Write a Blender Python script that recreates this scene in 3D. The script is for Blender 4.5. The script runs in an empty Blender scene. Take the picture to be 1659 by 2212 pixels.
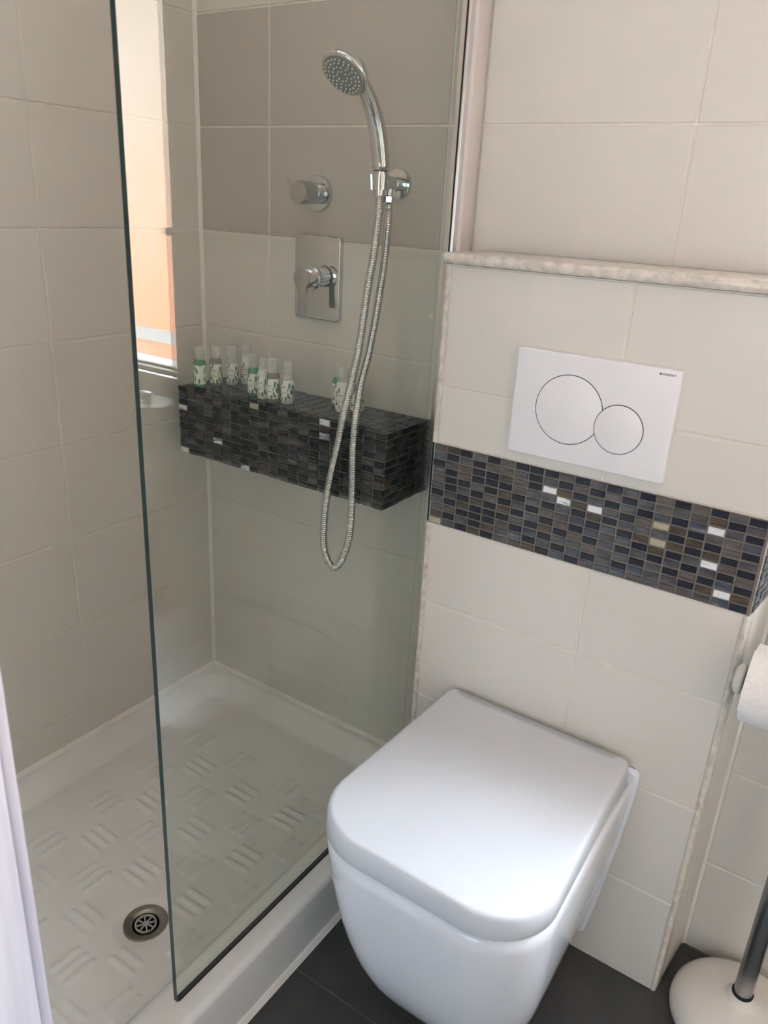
import bpy, bmesh, math, random
from mathutils import Vector, Matrix

random.seed(7)
scene = bpy.context.scene
COL = scene.collection

# ------------------------------------------------------------------ camera
YAW, PITCH, ROLL, FPX = 0.5781, -0.3734, 0.0566, 1689.63
fwd = Vector((-math.sin(YAW)*math.cos(PITCH), math.cos(YAW)*math.cos(PITCH), math.sin(PITCH)))
rgt = Vector((math.cos(YAW), math.sin(YAW), 0)); upv = rgt.cross(fwd)
r2 = math.cos(ROLL)*rgt + math.sin(ROLL)*upv
u2 = -math.sin(ROLL)*rgt + math.cos(ROLL)*upv
cam = bpy.data.cameras.new('camera'); cam_o = bpy.data.objects.new('camera', cam); COL.objects.link(cam_o)
m = Matrix((r2, u2, -fwd)).transposed().to_4x4(); m.translation = Vector((1.3375, -1.264, 1.2808))
cam_o.matrix_world = m
cam.sensor_fit = 'HORIZONTAL'; cam.sensor_width = 36.0; cam.lens = 36.0*FPX/1659.0
cam.clip_start = 0.02
cam.dof.use_dof = True; cam.dof.focus_distance = 1.45; cam.dof.aperture_fstop = 11.0
scene.camera = cam_o

# ------------------------------------------------------------------ world, sun, large lights, exposure
SKY = 68.0/16      # zenith radiance of an overcast-type sky: (1 + 2 sin elevation) / 3
SUN = 30.0/16
BEDROOM_FILL = 31.0/16
OVERHEAD_FILL = 2.2/16
w = bpy.data.worlds.new('sky'); scene.world = w; w.use_nodes = True
bg = w.node_tree.nodes['Background']; bg.inputs[0].default_value = (0.72, 0.87, 1.0, 1); tcw = w.node_tree.nodes.new('ShaderNodeTexCoord'); spw = w.node_tree.nodes.new('ShaderNodeSeparateXYZ')
w.node_tree.links.new(tcw.outputs['Generated'], spw.inputs[0])
mxw = w.node_tree.nodes.new('ShaderNodeMath'); mxw.operation = 'MAXIMUM'; mxw.inputs[1].default_value = 0.0
w.node_tree.links.new(spw.outputs['Z'], mxw.inputs[0])
maw = w.node_tree.nodes.new('ShaderNodeMath'); maw.operation = 'MULTIPLY_ADD'; maw.inputs[1].default_value = SKY*2/3; maw.inputs[2].default_value = SKY/3
w.node_tree.links.new(mxw.outputs[0], maw.inputs[0]); w.node_tree.links.new(maw.outputs[0], bg.inputs[1])
sun = bpy.data.lights.new('sun', 'SUN'); sun.energy = SUN; sun.angle = 0.03; sun.color = (1, 0.93, 0.82)
sun_o = bpy.data.objects.new('sun', sun); COL.objects.link(sun_o)
sun_o.rotation_euler = Vector((0.25, 0.62, -0.75)).to_track_quat('-Z', 'Y').to_euler()
ar = bpy.data.lights.new('bedroom_fill_light', 'AREA'); ar.shape = 'RECTANGLE'; ar.size = 1.6; ar.size_y = 1.5; ar.energy = BEDROOM_FILL  # added fill behind the camera, standing in for doorway daylight
ar.color = (0.78, 0.90, 1.0)
ar_o = bpy.data.objects.new('bedroom_fill_light', ar); COL.objects.link(ar_o); ar_o.location = (1.45, -3.25, 1.30)
ar_o.rotation_euler = (math.radians(90), 0, math.radians(8))
cl = bpy.data.lights.new('overhead_fill_light', 'AREA'); cl.shape = 'RECTANGLE'; cl.size = .8; cl.size_y = .36; cl.energy = OVERHEAD_FILL; cl.color = (.86, .93, 1.0)  # added overhead fill to lift the shower; no lamp is seen there
cl_o = bpy.data.objects.new('overhead_fill_light', cl); COL.objects.link(cl_o); cl_o.location = (.55, -.78, 2.36)
pt = bpy.data.lights.new('window_portal', 'AREA'); pt.shape = 'RECTANGLE'; pt.size = 0.70; pt.size_y = .81; pt.cycles.is_portal = True
pt_o = bpy.data.objects.new('window_portal', pt); COL.objects.link(pt_o); pt_o.location = (1.745, 0.125, 1.285)
pt_o.rotation_euler = (math.radians(-90), 0, 0)
scene.view_settings.view_transform = 'Standard'; scene.view_settings.look = 'None'
scene.view_settings.gamma = 1.0; scene.view_settings.use_curve_mapping = False
scene.cycles.max_bounces = 6; scene.cycles.diffuse_bounces = 4; scene.cycles.glossy_bounces = 3; scene.cycles.transmission_bounces = 6; scene.cycles.transparent_max_bounces = 14
scene.cycles.adaptive_threshold = .015; scene.cycles.adaptive_min_samples = 40
scene.view_settings.exposure = 4.13

# ------------------------------------------------------------------ materials
def s2l(c): return tuple(((v/255)/12.92 if v/255 <= .04045 else ((v/255+.055)/1.055)**2.4) for v in c)
class N:
    def __init__(self, name):
        self.m = bpy.data.materials.new(name); self.m.use_nodes = True
        self.t = self.m.node_tree; self.b = self.t.nodes['Principled BSDF']; self.out = self.t.nodes['Material Output']
    def n(self, typ, **kw):
        x = self.t.nodes.new(typ)
        for k, v in kw.items(): setattr(x, k, v)
        return x
    def l(self, a, b): self.t.links.new(a, b)
    def set(self, color=None, rough=.5, metal=0, spec=.5, **kw):
        if color is not None: self.b.inputs['Base Color'].default_value = (*color[:3], 1)
        self.b.inputs['Roughness'].default_value = rough; self.b.inputs['Metallic'].default_value = metal
        self.b.inputs['Specular IOR Level'].default_value = spec
        for k, v in kw.items(): self.b.inputs[k.replace('_', ' ')].default_value = v
        return self
    def noise(self, scale, detail=3, rough=.55, coord='Object', stretch=(1, 1, 1), rand=False):
        tc = self.n('ShaderNodeTexCoord'); mp = self.n('ShaderNodeMapping'); mp.inputs['Scale'].default_value = stretch
        self.l(tc.outputs[coord], mp.inputs['Vector'])
        if rand:
            oi = self.n('ShaderNodeObjectInfo'); mu = self.n('ShaderNodeMath', operation='MULTIPLY'); mu.inputs[1].default_value = 37.0
            self.l(oi.outputs['Random'], mu.inputs[0]); self.l(mu.outputs[0], mp.inputs['Location'])
        nz = self.n('ShaderNodeTexNoise'); nz.inputs['Scale'].default_value = scale; nz.inputs['Detail'].default_value = detail
        nz.inputs['Roughness'].default_value = rough
        self.l(mp.outputs[0], nz.inputs['Vector']); return nz
    def ramp(self, fac, stops, interp='LINEAR'):
        r = self.n('ShaderNodeValToRGB'); r.color_ramp.interpolation = interp
        e = r.color_ramp.elements
        while len(e) < len(stops): e.new(.5)
        for el, (p, c) in zip(e, stops): el.position = p; el.color = (*c[:3], 1)
        self.l(fac, r.inputs[0]); return r
    def bump(self, h, strength=.2, dist=.001):
        b = self.n('ShaderNodeBump'); b.inputs['Strength'].default_value = strength; b.inputs['Distance'].default_value = dist
        self.l(h, b.inputs['Height']); self.l(b.outputs[0], self.b.inputs['Normal'])

def mottled(name, c1, c2, scale, rough, spec=.5, bump=0, metal=0, stretch=(1, 1, 1), detail=3, rand=False, lo=.3, hi=.7, bd=.001):
    k = N(name); k.set(c1, rough, metal, spec); nz = k.noise(scale, detail, stretch=stretch, rand=rand)
    r = k.ramp(nz.outputs[0], [(lo, c1), (hi, c2)]); k.l(r.outputs[0], k.b.inputs['Base Color'])
    if bump: k.bump(nz.outputs[0], bump, bd)
    return k.m

M = {}
def sc3(c, f): return tuple(x*f for x in c)
CREAM = s2l((222, 218, 209))
M['tile'] = mottled('cream_glazed_tile', CREAM, sc3(CREAM, .965), 2.2, .30, .45, rand=True)
TAUPE = s2l((190, 184, 176))
M['taupe'] = mottled('taupe_glazed_tile', TAUPE, sc3(TAUPE, .97), 2.2, .30, .45, rand=True)
GR = s2l((232, 226, 214))
M['grout'] = mottled('pale_grout', GR, sc3(GR, .86), 40, .8, .2)
M['plaster'] = mottled('white_plaster', s2l((230, 226, 220)), s2l((224, 220, 213)), 3, .8, .2)
M['caulk'] = mottled('white_caulk', s2l((244, 242, 236)), s2l((232, 226, 214)), 14, .55, .4)
M['stone'] = mottled('pale_marbled_stone', s2l((224, 217, 205)), s2l((184, 180, 172)), 150, .25, .5, stretch=(.5, 1, .5), detail=6, lo=.42, hi=.74)
M['floor'] = mottled('charcoal_floor_tile', s2l((62, 60, 60)), s2l((74, 72, 70)), 9, .42, .5, detail=5, bump=.05)
M['floorgrout'] = mottled('grey_floor_grout', s2l((120, 114, 108)), s2l((98, 94, 90)), 30, .8, .2)
M['acryl'] = mottled('white_ceramic_tray', s2l((240, 239, 236)), s2l((233, 231, 226)), 4, .22, .5)
M['ceramic'] = mottled('white_glazed_ceramic', s2l((232, 236, 243)), s2l((228, 232, 239)), 3, .07, .55)
M['lid'] = mottled('white_plastic_lid', s2l((218, 223, 230)), s2l((214, 219, 226)), 3, .26, .5)
M['plate'] = mottled('white_matt_plastic', s2l((238, 237, 238)), s2l((234, 233, 234)), 6, .38, .45)
M['gap'] = mottled('dark_gap', s2l((40, 38, 46)), s2l((52, 50, 56)), 20, .7, .2)
M['ink'] = mottled('grey_printed_ink', s2l((110, 112, 114)), s2l((120, 122, 124)), 20, .6, .2)
M['chrome'] = mottled('polished_chrome', (.66, .67, .68), (.62, .63, .64), 8, .06, .5, metal=1)
M['brushed'] = mottled('satin_chrome', (.50, .50, .50), (.46, .46, .46), 8, .20, .5, metal=1)
M['hose'] = mottled('metal_hose', (.66, .66, .66), (.60, .60, .60), 8, .16, .5, metal=1)
M['alu'] = mottled('satin_aluminium', (.80, .79, .78), (.74, .73, .72), 6, .30, .5, metal=1, stretch=(1, 1, .1))
M['alupaint'] = mottled('white_painted_aluminium', s2l((226, 220, 214)), s2l((216, 210, 204)), 6, .35, .5)
M['steel'] = mottled('brushed_steel', (.42, .42, .43), (.36, .36, .37), 30, .28, .5, metal=1, stretch=(1, 1, .1))
M['drain'] = mottled('tarnished_steel', (.34, .32, .29), (.27, .25, .23), 12, .32, .5, metal=1)
M['grate'] = mottled('grey_drain_grate', s2l((186, 184, 178)), s2l((168, 166, 160)), 20, .4, .4)
M['rubber'] = mottled('black_rubber', s2l((34, 36, 40)), s2l((46, 46, 48)), 20, .6, .3)
M['face'] = mottled('grey_spray_face', s2l((128, 134, 130)), s2l((118, 124, 120)), 10, .4, .4)
M['nub'] = mottled('white_silicone', s2l((226, 226, 222)), s2l((216, 216, 212)), 20, .5, .4)
M['wgloss'] = mottled('white_gloss_plastic', s2l((232, 228, 220)), s2l((226, 222, 214)), 5, .22, .5)
k = N('two_tone_render'); k.set(rough=.85, spec=.1)
tc_ = k.n('ShaderNodeTexCoord'); sz_ = k.n('ShaderNodeSeparateXYZ'); k.l(tc_.outputs['Object'], sz_.inputs[0])
nz_ = k.noise(1.2, 3); ad_ = k.n('ShaderNodeMath', operation='MULTIPLY_ADD'); k.l(nz_.outputs[0], ad_.inputs[0]); ad_.inputs[1].default_value = .7; k.l(sz_.outputs['Z'], ad_.inputs[2])
mr_ = k.n('ShaderNodeMapRange'); mr_.inputs[1].default_value = .1; mr_.inputs[2].default_value = 3.4; k.l(ad_.outputs[0], mr_.inputs[0])
rp_ = k.ramp(mr_.outputs[0], [(.0, s2l((214, 120, 70))), (.25, s2l((212, 128, 82))), (.55, s2l((168, 138, 112))), (1, s2l((150, 142, 132)))])
k.l(rp_.outputs[0], k.b.inputs['Base Color']); M['pier'] = k.m
M['pierblue'] = mottled('blue_grey_ledge', s2l((150, 152, 150)), s2l((144, 146, 144)), 3, .8, .1)
M['bedwall'] = mottled('bedroom_paint', s2l((214, 210, 206)), s2l((208, 204, 200)), 2, .8, .2)
M['edge'] = mottled('green_glass_edge', s2l((44, 78, 74)), s2l((36, 62, 62)), 3, .12, .5, stretch=(1, 1, .2))
M['mgrout'] = mottled('taupe_mosaic_grout', s2l((132, 124, 114)), s2l((112, 105, 97)), 60, .8, .2)
# white wood-grain door lining
k = N('white_wood_grain'); k.set(rough=.4, spec=.4)
nz = k.noise(14, 6, stretch=(1, 1, .06)); r = k.ramp(nz.outputs[0], [(.30, s2l((190, 187, 202))), (.5, s2l((226, 224, 233))), (.70, s2l((241, 240, 247)))])
k.l(r.outputs[0], k.b.inputs['Base Color']); k.bump(nz.outputs[0], .25, .001); M['wood'] = k.m
# toilet paper with embossing
k = N('embossed_tissue'); k.set(s2l((240, 237, 235)), .9, 0, .1)
nz = k.noise(160, 2); k.bump(nz.outputs[0], .5, .002)
r = k.ramp(nz.outputs[0], [(.3, s2l((236, 233, 231))), (.7, s2l((243, 241, 239)))]); k.l(r.outputs[0], k.b.inputs['Base Color']); M['tissue'] = k.m

# clear shower glass: straight-through tint plus Fresnel mirror on each face
def sheet_glass(name, tint, r0=.040, rough=0.0, milk=None, milkf=0):
    k = N(name); k.t.nodes.remove(k.b)
    g = k.n('ShaderNodeNewGeometry'); dp = k.n('ShaderNodeVectorMath', operation='DOT_PRODUCT')
    k.l(g.outputs['Normal'], dp.inputs[0]); k.l(g.outputs['Incoming'], dp.inputs[1])
    ab = k.n('ShaderNodeMath', operation='ABSOLUTE'); k.l(dp.outputs['Value'], ab.inputs[0])
    om = k.n('ShaderNodeMath', operation='SUBTRACT', use_clamp=True); om.inputs[0].default_value = 1; k.l(ab.outputs[0], om.inputs[1])
    pw = k.n('ShaderNodeMath', operation='POWER'); k.l(om.outputs[0], pw.inputs[0]); pw.inputs[1].default_value = 5
    ma = k.n('ShaderNodeMath', operation='MULTIPLY_ADD'); k.l(pw.outputs[0], ma.inputs[0]); ma.inputs[1].default_value = 1-r0; ma.inputs[2].default_value = r0
    tr = k.n('ShaderNodeBsdfTransparent'); tr.inputs[0].default_value = (*tint, 1)
    gl = k.n('ShaderNodeBsdfGlossy'); gl.inputs['Roughness'].default_value = rough
    base = tr.outputs[0]
    if milk:
        tl = k.n('ShaderNodeBsdfTranslucent'); tl.inputs[0].default_value = (*milk, 1)
        nz = k.noise(9, 2, stretch=(1, 1, .35)); mr = k.n('ShaderNodeMapRange'); mr.inputs[1].default_value = .3; mr.inputs[2].default_value = .7
        mr.inputs[3].default_value = milkf*.7; mr.inputs[4].default_value = min(1, milkf*1.3); k.l(nz.outputs[0], mr.inputs[0])
        m0 = k.n('ShaderNodeMixShader'); k.l(mr.outputs[0], m0.inputs[0]); k.l(tr.outputs[0], m0.inputs[1]); k.l(tl.outputs[0], m0.inputs[2]); base = m0.outputs[0]
    mx = k.n('ShaderNodeMixShader'); k.l(ma.outputs[0], mx.inputs[0]); k.l(base, mx.inputs[1]); k.l(gl.outputs[0], mx.inputs[2])
    k.l(mx.outputs[0], k.out.inputs['Surface']); return k.m
M['glass'] = sheet_glass('clear_green_tinted_glass', (.968, .984, .962))
M['winglass'] = sheet_glass('rain_marked_window_glass', (.95, .96, .96), milk=(.9, .9, .9), milkf=.13)

# translucent bottle plastics
def plastic(name, col, see, rough=.15):
    k = N(name); k.set(col, rough, 0, .5)
    nz = k.noise(30, 2); r = k.ramp(nz.outputs[0], [(.3, col), (.7, sc3(col, .95))]); k.l(r.outputs[0], k.b.inputs['Base Color'])
    tr = k.n('ShaderNodeBsdfTransparent'); tr.inputs[0].default_value = (*[min(1, .35+x*.8) for x in col], 1)
    mx = k.n('ShaderNodeMixShader'); mx.inputs[0].default_value = see
    k.l(k.b.outputs[0], mx.inputs[1]); k.l(tr.outputs[0], mx.inputs[2]); k.l(mx.outputs[0], k.out.inputs['Surface']); return k.m
M['bgreen'] = plastic('green_translucent_plastic', s2l((110, 178, 138)), .42)
M['bclear'] = plastic('clear_plastic', s2l((176, 176, 170)), .55)
M['bwhite'] = plastic('milky_plastic', s2l((236, 236, 226)), .06)
M['bcream'] = plastic('cloudy_plastic', s2l((214, 214, 204)), .22)
M['bcap'] = plastic('frosted_cap_plastic', s2l((236, 238, 234)), .66)

# printed leaf label: object space, label wraps the local z axis and its panel faces local -y
k = N('leaf_print_label'); k.set(rough=.45, spec=.4)
tc = k.n('ShaderNodeTexCoord'); sx = k.n('ShaderNodeSeparateXYZ'); k.l(tc.outputs['Object'], sx.inputs[0])
def mth(op, a, b=None, c=None):
    x = k.n('ShaderNodeMath', operation=op)
    for i, v in enumerate((a, b, c)):
        if v is None: continue
        if isinstance(v, (int, float)): x.inputs[i].default_value = v
        else: k.l(v, x.inputs[i])
    return x.outputs[0]
mp = k.n('ShaderNodeMapping'); mp.inputs['Scale'].default_value = (1.0, 1.0, .36); mp.inputs['Rotation'].default_value = (0, .5, 0)
k.l(tc.outputs['Object'], mp.inputs[0])
nz = k.n('ShaderNodeTexNoise'); nz.inputs['Scale'].default_value = 90; k.l(mp.outputs[0], nz.inputs['Vector'])
vm = k.n('ShaderNodeVectorMath', operation='MULTIPLY_ADD'); k.l(nz.outputs['Color'], vm.inputs[0]); vm.inputs[1].default_value = (.006, .006, .006); k.l(mp.outputs[0], vm.inputs[2])
vo = k.n('ShaderNodeTexVoronoi'); vo.inputs['Scale'].default_value = 205; k.l(vm.outputs[0], vo.inputs['Vector'])
lv = k.ramp(vo.outputs['Distance'], [(0.43, s2l((92, 132, 104))), (.48, s2l((232, 238, 226)))])
pan = mth('MULTIPLY', mth('LESS_THAN', mth('ABSOLUTE', sx.outputs['X']), .0078), mth('LESS_THAN', sx.outputs['Y'], 0))
pan = mth('MULTIPLY', pan, mth('LESS_THAN', mth('ABSOLUTE', mth('SUBTRACT', sx.outputs['Z'], .0285)), .0095))
ln = mth('LESS_THAN', mth('ABSOLUTE', mth('SUBTRACT', sx.outputs['Z'], .0335)), .0009)
ln2 = mth('LESS_THAN', mth('ABSOLUTE', mth('SUBTRACT', sx.outputs['Z'], .0225)), .0006)
ln = mth('MULTIPLY', mth('MAXIMUM', ln, ln2), mth('LESS_THAN', mth('ABSOLUTE', sx.outputs['X']), .0045))
pc = k.n('ShaderNodeMix', data_type='RGBA'); k.l(ln, pc.inputs[0]); pc.inputs[6].default_value = (*s2l((228, 232, 220)), 1); pc.inputs[7].default_value = (*s2l((150, 156, 146)), 1)
fc = k.n('ShaderNodeMix', data_type='RGBA'); k.l(pan, fc.inputs[0]); k.l(lv.outputs[0], fc.inputs[6]); k.l(pc.outputs[2], fc.inputs[7])
k.l(fc.outputs[2], k.b.inputs['Base Color']); M['label'] = k.m

# mosaic glass kinds
def mosaic(name, a, b, c=None, lo=.35, hi=.65, rough=.14):
    k = N(name); k.set(rough=rough, spec=.55)
    nz = k.noise(60, 5, .65, stretch=(.45, .45, 2.2), rand=True)
    st = [(lo, a), (hi, b)] + ([(min(.95, hi+.08), c)] if c else [])
    r = k.ramp(nz.outputs[0], st); k.l(r.outputs[0], k.b.inputs['Base Color']); k.bump(nz.outputs[0], .15, .0006); return k.m
MO = {
 'navy':  mosaic('navy_black_glass', s2l((36, 38, 48)), s2l((46, 48, 58))),
 'slate': mosaic('slate_marbled_glass', s2l((66, 68, 74)), s2l((104, 104, 106)), s2l((132, 132, 134))),
 'brown': mosaic('brown_marbled_glass', s2l((66, 57, 50)), s2l((98, 88, 78))),
 'taupe': mosaic('taupe_marbled_glass', s2l((78, 74, 74)), s2l((112, 106, 102)), s2l((128, 124, 120))),
 'blue':  mosaic('blue_grey_glass', s2l((56, 62, 76)), s2l((92, 98, 106)), s2l((140, 146, 152)), lo=.3, hi=.62),
 'white': mosaic('white_streaked_glass', s2l((120, 134, 148)), s2l((232, 236, 238)), lo=.36, hi=.46),
 'cream': mosaic('cream_glass', s2l((168, 162, 140)), s2l((188, 182, 160))),
 'dark':  mosaic('charcoal_marbled_glass', s2l((46, 47, 52)), s2l((80, 79, 78)), s2l((104, 102, 98))),
 'black': mosaic('black_glass', s2l((26, 27, 33)), s2l((38, 39, 46))),
}

# ------------------------------------------------------------------ mesh helpers
def me_from(name, V, F, smooth=False):
    me = bpy.data.meshes.new(name); me.from_pydata([tuple(v) for v in V], [], F); me.update()
    if smooth: me.polygons.foreach_set('use_smooth', [True]*len(me.polygons))
    return me
def link(name, me, mat, parent=None, loc=None):
    o = bpy.data.objects.new(name, me); COL.objects.link(o)
    if mat is not None and not me.materials: me.materials.append(mat)
    if parent is not None:
        o.parent = parent
        o.location = loc if loc is not None else wneg(parent)
    elif loc is not None: o.location = loc
    return o
def wpos(o):
    p = Vector(o.location)
    while o.parent: o = o.parent; p += Vector(o.location)
    return p
def wneg(o): return -wpos(o)
def obj(name, VF, mat, parent=None, smooth=False, sharp=None):
    me = me_from(name, VF[0], VF[1], smooth)
    if smooth and sharp: me.set_sharp_from_angle(angle=math.radians(sharp))
    return link(name, me, mat, parent)
def thing(name, label, cat, loc, group=None):
    o = bpy.data.objects.new(name, None); COL.objects.link(o); o.location = loc; o.empty_display_size = .05
    return tag(o, label, cat, group)
def tag(o, label=None, cat=None, group=None, kind=None):
    if label: o['label'] = label
    if cat: o['category'] = cat
    if group: o['group'] = group
    if kind: o['kind'] = kind
    return o
def box(x0, x1, y0, y1, z0, z1):
    V = [(x0,y0,z0),(x1,y0,z0),(x1,y1,z0),(x0,y1,z0),(x0,y0,z1),(x1,y0,z1),(x1,y1,z1),(x0,y1,z1)]
    return V, [(0,3,2,1),(4,5,6,7),(0,1,5,4),(1,2,6,5),(2,3,7,6),(3,0,4,7)]
def join(*parts):
    V, F = [], []
    for v, f in parts:
        n = len(V); V += list(v); F += [tuple(i+n for i in q) for q in f]
    return V, F
def bevel_box(x0, x1, y0, y1, z0, z1, r, seg=2, only=None):
    bm = bmesh.new(); v, f = box(x0, x1, y0, y1, z0, z1)
    bv = [bm.verts.new(p) for p in v]; [bm.faces.new([bv[i] for i in q]) for q in f]
    es = [e for e in bm.edges if only is None or only(e)]
    bmesh.ops.bevel(bm, geom=es, offset=r, segments=seg, profile=.5, affect='EDGES')
    bm.verts.index_update(); V = [tuple(q.co) for q in bm.verts]; F = [tuple(q.index for q in g.verts) for g in bm.faces]; bm.free(); return V, F
def frame_of(d):
    d = Vector(d).normalized(); a = Vector((0, 0, 1)) if abs(d.z) < .9 else Vector((1, 0, 0))
    u = a.cross(d).normalized(); return u, d.cross(u), d
def lathe(prof, org, axis=(0, 0, 1), seg=32, u=None):
    a, b, d = frame_of(axis); org = Vector(org); V, F = [], []
    for r, h in prof:
        for i in range(seg):
            t = 2*math.pi*i/seg; V.append(org + d*h + (a*math.cos(t)+b*math.sin(t))*r)
    n = len(prof)
    for j in range(n-1):
        for i in range(seg): F.append((j*seg+i, j*seg+(i+1) % seg, (j+1)*seg+(i+1) % seg, (j+1)*seg+i))
    if prof[0][0] > 1e-6: F.append(tuple(range(seg-1, -1, -1)))
    if prof[-1][0] > 1e-6: F.append(tuple((n-1)*seg+i for i in range(seg)))
    return V, F
def smooth_path(P, n):
    P = [Vector(p) for p in P]; out = []
    Q = [P[0]*2-P[1]] + P + [P[-1]*2-P[-2]]
    for i in range(1, len(Q)-2):
        for s in range(n):
            t = s/n; p0, p1, p2, p3 = Q[i-1], Q[i], Q[i+1], Q[i+2]
            out.append(.5*((2*p1)+(-p0+p2)*t+(2*p0-5*p1+4*p2-p3)*t*t+(-p0+3*p1-3*p2+p3)*t**3))
    out.append(P[-1]); return out
def resample(P, step):
    L = [0]
    for a, b in zip(P, P[1:]): L.append(L[-1]+(b-a).length)
    n = max(2, int(L[-1]/step)); out = []; j = 0
    for i in range(n+1):
        s = L[-1]*i/n
        while j < len(L)-2 and L[j+1] < s: j += 1
        t = (s-L[j])/max(1e-9, L[j+1]-L[j]); out.append(P[j].lerp(P[j+1], t))
    return out, L[-1]/n
def tube(P, rad, seg=12, cap=True):
    V, F = [], []; n = len(P); prev = None
    for i, p in enumerate(P):
        d = (P[min(i+1, n-1)]-P[max(i-1, 0)]).normalized()
        if prev is None: u, b, _ = frame_of(d)
        else: u = (prev - d*prev.dot(d)).normalized(); b = d.cross(u)
        prev = u; r = rad(i) if callable(rad) else rad
        for q in range(seg):
            t = 2*math.pi*q/seg; V.append(p+(u*math.cos(t)+b*math.sin(t))*r)
    for i in range(n-1):
        for q in range(seg): F.append((i*seg+q, i*seg+(q+1) % seg, (i+1)*seg+(q+1) % seg, (i+1)*seg+q))
    if cap: F.append(tuple(range(seg-1, -1, -1))); F.append(tuple((n-1)*seg+q for q in range(seg)))
    return V, F
def loft(sections, cap0=True, cap1=True):
    n = len(sections[0]); V, F = [], []
    for s in sections: V += [Vector(p) for p in s]
    for j in range(len(sections)-1):
        for i in range(n): F.append((j*n+i, j*n+(i+1) % n, (j+1)*n+(i+1) % n, (j+1)*n+i))
    if cap0: F.append(tuple(range(n-1, -1, -1)))
    if cap1: F.append(tuple((len(sections)-1)*n+i for i in range(n)))
    return V, F
def rrect(x0, x1, y0, y1, r, n=6):
    """rounded rectangle, radii r = (x0y0, x1y0, x1y1, x0y1), counter-clockwise"""
    if not isinstance(r, (tuple, list)): r = (r,)*4
    P = []
    for (cx, cy, a0), q in zip(((x0, y0, 180), (x1, y0, 270), (x1, y1, 0), (x0, y1, 90)), r):
        sx = 1 if cx == x0 else -1; sy = 1 if cy == y0 else -1
        ox, oy = cx+sx*q, cy+sy*q
        for i in range(n+1):
            t = math.radians(a0+90*i/n); P.append((ox+q*math.cos(t), oy+q*math.sin(t)))
    return P
def prism_y(pts, y_back, y_front, r=.001, seg=2):
    """plate in the xz plane, from y_back to y_front (towards the viewer, smaller y), front edge rounded"""
    S = [[(x, y_back, z) for x, z in pts]]
    c = Vector((sum(p[0] for p in pts)/len(pts), sum(p[1] for p in pts)/len(pts)))
    n = len(pts); nor = []
    for i in range(n):
        a, b = Vector(pts[i-1]), Vector(pts[(i+1) % n]); d = (b-a).normalized(); nor.append(Vector((d.y, -d.x)))
    for k_ in range(seg+1):
        t = math.pi/2*k_/seg; ins = r*(1-math.cos(t)); yy = y_front + r*(1-math.sin(t))
        S.append([(p[0]-q.x*ins, yy, p[1]-q.y*ins) for p, q in zip(pts, nor)])
    return loft(S)
def circle(cx, cz, r, n=48): return [(cx+r*math.cos(2*math.pi*i/n), cz+r*math.sin(2*math.pi*i/n)) for i in range(n)]

# ------------------------------------------------------------------ grid of the photo
TH, TW = .2013, .4034
ZR = [1.6122-TH*i for i in range(-4, 9)]; ZR = sorted(z for z in ZR if z > .05); ZR = [.002]+ZR
XB, XR, YB = .6992, 1.2305, -.138
XG = .6445
CEIL = 2.38
JO = .0032
TILE_CACHE = {}
def tile_mesh(w_, h_, mat, t=.0022, ins=.0016):
    key = (round(w_, 4), round(h_, 4), mat.name)
    if key not in TILE_CACHE:
        a, b = w_/2, h_/2
        V = [(-a,t,-b),(a,t,-b),(a,t,b),(-a,t,b),(-a,ins*.8,-b),(a,ins*.8,-b),(a,ins*.8,b),(-a,ins*.8,b),(-a+ins,0,-b+ins),(a-ins,0,-b+ins),(a-ins,0,b-ins),(-a+ins,0,b-ins)]
        F = [(0,3,2,1)] if False else [(3,2,1,0)]
        for lo in (0, 4):
            for i in range(4): F.append((lo+i, lo+(i+1) % 4, lo+4+(i+1) % 4, lo+4+i))
        F.append((8,9,10,11)); me = me_from('tile', V, F); me.materials.append(mat); TILE_CACHE[key] = me
    return TILE_CACHE[key]
def put_tile(parent, c, w_, h_, mat, rot=0, name='tile', t=.0022, ins=.0016):
    o = bpy.data.objects.new(name, tile_mesh(w_, h_, mat, t, ins)); COL.objects.link(o); o.parent = parent
    o.location = Vector(c)+wneg(parent); o.rotation_euler = (0, 0, rot); return o
def struct(name, VF, mat, parent=None):
    o = obj(name, VF, mat, parent)
    if parent is None: o['kind'] = 'structure'
    return o
G = .0014   # grout sits this far behind the tile faces

# ------------------------------------------------------------------ back wall with the window opening
WX0, WX1, WZ0, WZ1 = 1.388, 2.10, .872, 1.70
RX = 2.35
wb = struct('wall_back', join(box(-.12, WX0, G, .14, -.05, CEIL), box(WX1, RX+.12, G, .14, -.05, CEIL), box(WX0, WX1, G, .14, -.05, WZ0), box(WX0, WX1, G, .14, WZ1, CEIL)), M['grout'])
XC = [.003, .1959, .5993, 1.0027, 1.4061, 1.8095, RX-.003]
def rect_minus(x0, x1, z0, z1):
    """pieces of the tile left when the window hole is cut out"""
    if x1 <= WX0 or x0 >= WX1 or z1 <= WZ0 or z0 >= WZ1: return [(x0, x1, z0, z1)]
    out = []
    if x0 < WX0: out.append((x0, WX0, z0, z1))
    if x1 > WX1: out.append((WX1, x1, z0, z1))
    a, b = max(x0, WX0), min(x1, WX1)
    if z0 < WZ0: out.append((a, b, z0, WZ0))
    if z1 > WZ1: out.append((a, b, WZ1, z1))
    return out
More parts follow.
